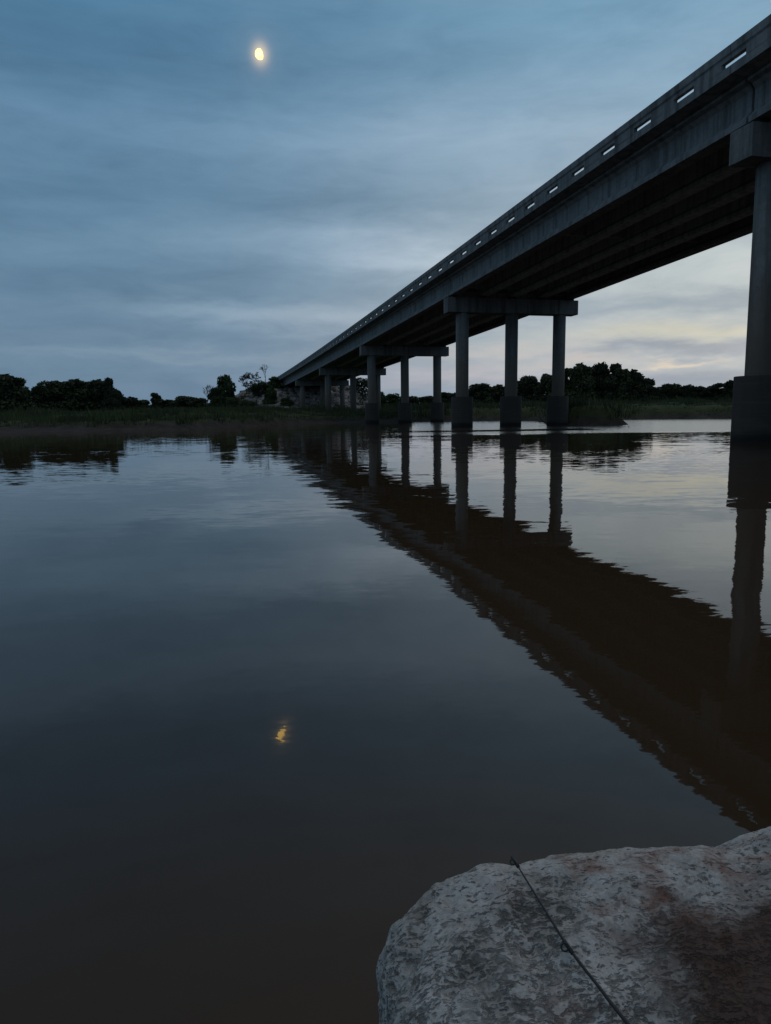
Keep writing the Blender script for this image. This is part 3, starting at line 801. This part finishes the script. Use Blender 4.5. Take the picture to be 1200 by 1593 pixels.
def rock_mesh(name, c, half, seed, nres, expo=5.0, fine=True, warp=None):
    """rounded block with a knobbly, pitted skin"""
    V, F, nb = [], [], 0
    g = np.linspace(-1, 1, nres)
    A, B = np.meshgrid(g, g)
    O = np.ones_like(A)
    idx = np.arange(nres * nres).reshape(nres, nres)
    Q = np.stack([idx[:-1, :-1].ravel(), idx[:-1, 1:].ravel(), idx[1:, 1:].ravel(), idx[1:, :-1].ravel()], 1)
    for (p_, flip) in (((A, B, O), 0), ((A, B, -O), 1), ((O, A, B), 0), ((-O, A, B), 1), ((B, O, A), 0), ((B, -O, A), 1)):
        p = np.stack([q.ravel() for q in p_], 1)
        V.append(p); F.append((Q[:, ::-1] if flip else Q) + nb); nb += len(p)
    V = np.concatenate(V); F = np.concatenate(F)
    ln = (np.abs(V) ** expo).sum(1) ** (1 / expo)
    D = V / ln[:, None]
    Pp = D * np.array(half)
    Nn = np.sign(D) * np.abs(D) ** (expo - 1) / np.array(half); Nn /= np.linalg.norm(Nn, axis=1)[:, None]
    disp = np.empty(len(V))
    for i, q in enumerate(Pp):
        v_ = Vector(q) + Vector((seed, seed * .3, -seed))
        d_ = noise.fractal(v_ * 2.1, 1.0, 2.0, 3) * .022
        vd = noise.voronoi(v_ * 3.2)[0]; d_ += min(vd[1] - vd[0], .3) * .028
        if fine:
            d_ += noise.fractal(Vector((v_.x * 9, v_.y * 15, v_.z * 12)), .8, 2.1, 5) * .009
            w_ = noise.noise(Vector((v_.x * 26, v_.y * 44, v_.z * 34)))
            d_ -= max(0, w_ - .22) * .016
        disp[i] = d_
    Pp = Pp + Nn * disp[:, None]
    if warp is not None: Pp = warp(Pp)
    return tri_mesh(name, Pp + np.array(c), F, True)
def warp_main(Pq):
    x_, y_, z_ = Pq[:, 0].copy(), Pq[:, 1].copy(), Pq[:, 2].copy()
    up = np.clip((z_ + .1) / .4, 0, 1)
    # the top slopes down towards the viewer and lifts to the right rear
    z2 = z_ + up * (np.clip(y_, -.5, .5) * .10 + np.clip(x_ + .25, 0, 1) * .070 + np.clip(x_ - .3, 0, .3) * .05 + np.clip((x_ - .02) * 8, 0, 1) * np.clip((y_ + .1) * 3, 0, 1) * .012)
    z2 = z2 - up * np.clip(.12 - y_, 0, 1) ** 2 * .9
    y2 = y_ + .10 * (x_ + .3) + np.clip(x_ - .1, 0, 1) * .06
    x2 = x_ - (y_ - .2) * .10 - (1 - up) * .035 * np.sign(x_)
    return np.stack([x2, y2, z2], 1)
bm_ = rock_mesh('boulder', (.676, .968, .022), (.718, .43, .35), 2.0, 150, 5.4, True, warp_main)
o = obj('boulder', bm_, M_ROCK); tag(o, 'pale pitted limestone boulder with rusty brown stains at the water edge in front', 'boulder')

# fishing rod resting on the boulder, its butt towards the viewer
rod = empty('fishing_rod', (.244, 1.280, .411)); tag(rod, 'thin dark fishing rod lying across the pale boulder with its line guides showing', 'fishing rod')
m, t, b = new_mat('graphite_blank'); t.inp(b, 'Base Color', (.012, .012, .014, 1)); t.inp(b, 'Roughness', .35); M_ROD = m
m, t, b = new_mat('guide_metal'); t.inp(b, 'Base Color', (.03, .03, .032, 1)); t.inp(b, 'Roughness', .4); t.inp(b, 'Metallic', .6); M_GUIDE = m
m, t, b = new_mat('cork_grip'); t.inp(b, 'Base Color', t.ramp(t.noise(pos(t), 60, 3), [(.3, (.22, .14, .08)), (.7, (.36, .25, .15))])); t.inp(b, 'Roughness', .9); M_CORK = m
TIP = Vector((.244, 1.280, .411))
ROD = [Vector(q) for q in ((.244, 1.280, .411), (.271, 1.173, .402), (.297, 1.069, .395), (.323, .993, .392), (.346, .9275, .390), (.395, .79, .395), (.46, .60, .41), (.56, .30, .45), (.64, .06, .49))]
RR = [.0014, .0019, .0023, .0026, .0029, .0034, .004, .005, .006]
def sweep(pts, rad, n=10):
    v, f = [], []
    for i, p in enumerate(pts):
        d = (pts[min(i + 1, len(pts) - 1)] - pts[max(i - 1, 0)]).normalized(); q = d.to_track_quat('Z', 'Y')
        for k in range(n):
            a = 2 * math.pi * k / n; v.append(p + q @ Vector((rad[i] * math.cos(a), rad[i] * math.sin(a), 0)))
    for i in range(len(pts) - 1):
        for k in range(n):
            j = (k + 1) % n; f.append((i * n + k, i * n + j, (i + 1) * n + j, (i + 1) * n + k))
    f.append(tuple(range(n))[::-1]); f.append(tuple(range((len(pts) - 1) * n, len(pts) * n)))
    return v, f
def interp(pts, rad, k=8):
    P2, R2 = [], []
    for i in range(len(pts) - 1):
        p0, p1, p2, p3 = pts[max(i - 1, 0)], pts[i], pts[i + 1], pts[min(i + 2, len(pts) - 1)]
        for j in range(k):
            u = j / k
            P2.append(.5 * ((2 * p1) + (p2 - p0) * u + (2 * p0 - 5 * p1 + 4 * p2 - p3) * u * u + (3 * p1 - p0 - 3 * p2 + p3) * u ** 3)); R2.append(rad[i] + (rad[i + 1] - rad[i]) * u)
    P2.append(pts[-1]); R2.append(rad[-1])
    return P2, R2
pp, rp = interp([p - TIP for p in ROD], RR)
v, f = sweep(pp, rp); obj('blank', mesh_from('blank', v, f, True), M_ROD, rod)
def guide(p, d, ring_r, wire, off):
    """wire ring on a small foot at the side of the blank"""
    d = d.normalized(); side = off.normalized()
    c = p + side * (ring_r + .003)
    v, f = [], []; n1, n2 = 20, 8
    up = d.cross(side).normalized()
    ax = Vector((-.25, -.55, .75)).normalized()          # ring plane is tipped so its hole shows
    e1 = (side - ax * side.dot(ax)).normalized(); e2 = ax.cross(e1).normalized()
    for i in range(n1):
        a = 2 * math.pi * i / n1; r_ = e1 * math.cos(a) + e2 * math.sin(a)
        for k in range(n2):
            b_ = 2 * math.pi * k / n2; v.append(c + r_ * (ring_r + wire * math.cos(b_)) + ax * wire * math.sin(b_))
    for i in range(n1):
        for k in range(n2):
            f.append((i * n2 + k, ((i + 1) % n1) * n2 + k, ((i + 1) % n1) * n2 + (k + 1) % n2, i * n2 + (k + 1) % n2))
    g = obj('line_guide', mesh_from('line_guide', v, f, True), M_GUIDE, rod)
    vv, ff = sweep([p - d * .012, p - d * .004, p + side * .003], [.0016, .0022, .0014], 6)
    vv2, ff2 = sweep([p - d * .016, p + d * .012], [.0036, .0036], 8)
    b0 = len(vv); vv += vv2; ff += [tuple(q + b0 for q in w) for w in ff2]
    obj('guide_foot', mesh_from('guide_foot', vv, ff, True), M_ROD, g)
dd = (ROD[1] - ROD[0])
SIDE = Vector((-.8, -.35, .42))
guide(Vector((0, 0, 0)) + dd * .06, dd, .0047, .0012, SIDE)
guide(ROD[2] - TIP, ROD[3] - ROD[1], .0060, .0015, SIDE)
guide(ROD[6] - TIP, ROD[7] - ROD[5], .010, .0017, SIDE)
v, f = sweep([p - TIP for p in (Vector((.58, .24, .46)), Vector((.64, .06, .49)), Vector((.70, -.12, .52)))], [.011, .0125, .012], 16); obj('grip', mesh_from('grip', v, f, True), M_CORK, rod)

# ------------------------------------------------------------------ moon
m = bpy.data.materials.new('moonlight'); m.use_nodes = True; m.node_tree.nodes.clear(); t = NT(m.node_tree)
geo = t.new('ShaderNodeNewGeometry')
MD = Vector((math.sin(R(MOON_AZ)) * math.cos(R(MOON_EL)), math.cos(R(MOON_AZ)) * math.cos(R(MOON_EL)), math.sin(R(MOON_EL))))
SUNW = (Vector((-.988, -.153, 0)) * .93 - MD * .42 + Vector((0, 0, -.25))).normalized()      # sunlit side of the moon
lit = t.smooth(t.vm('DOT_PRODUCT', geo.outputs['Normal'], tuple(SUNW)), -.22, .25)
seas = t.ramp(t.noise(t.new('ShaderNodeTexCoord').outputs['Object'], .10, 4), [(.35, .55), (.6, 1.0)])
em = t.new('ShaderNodeEmission'); t.inp(em, 0, t.mix(1.0, (1.0, .64, .19, 1), seas, 'MULTIPLY')); t.inp(em, 1, 4.4)
lit = t.m('MULTIPLY', lit, t.m('SUBTRACT', 1.0, geo.outputs['Backfacing']))
tr = t.new('ShaderNodeBsdfTransparent'); mxs = t.new('ShaderNodeMixShader'); t.inp(mxs, 0, lit)
t.l.new(tr.outputs[0], mxs.inputs[1]); t.l.new(em.outputs[0], mxs.inputs[2])
oo = t.new('ShaderNodeOutputMaterial'); t.l.new(mxs.outputs[0], oo.inputs[0])
MDIST = 5000
bmn = bmesh.new(); bmesh.ops.create_uvsphere(bmn, u_segments=48, v_segments=24, radius=MDIST * math.tan(R(.335)))
me = bpy.data.meshes.new('moon'); bmn.to_mesh(me); bmn.free(); me.polygons.foreach_set('use_smooth', [True] * len(me.polygons))
o = obj('moon', me, m); o.location = MD * MDIST + Vector((0, 0, CAM_H)); tag(o, 'bright yellow gibbous moon glowing through thin cloud in the dusk sky', 'moon')
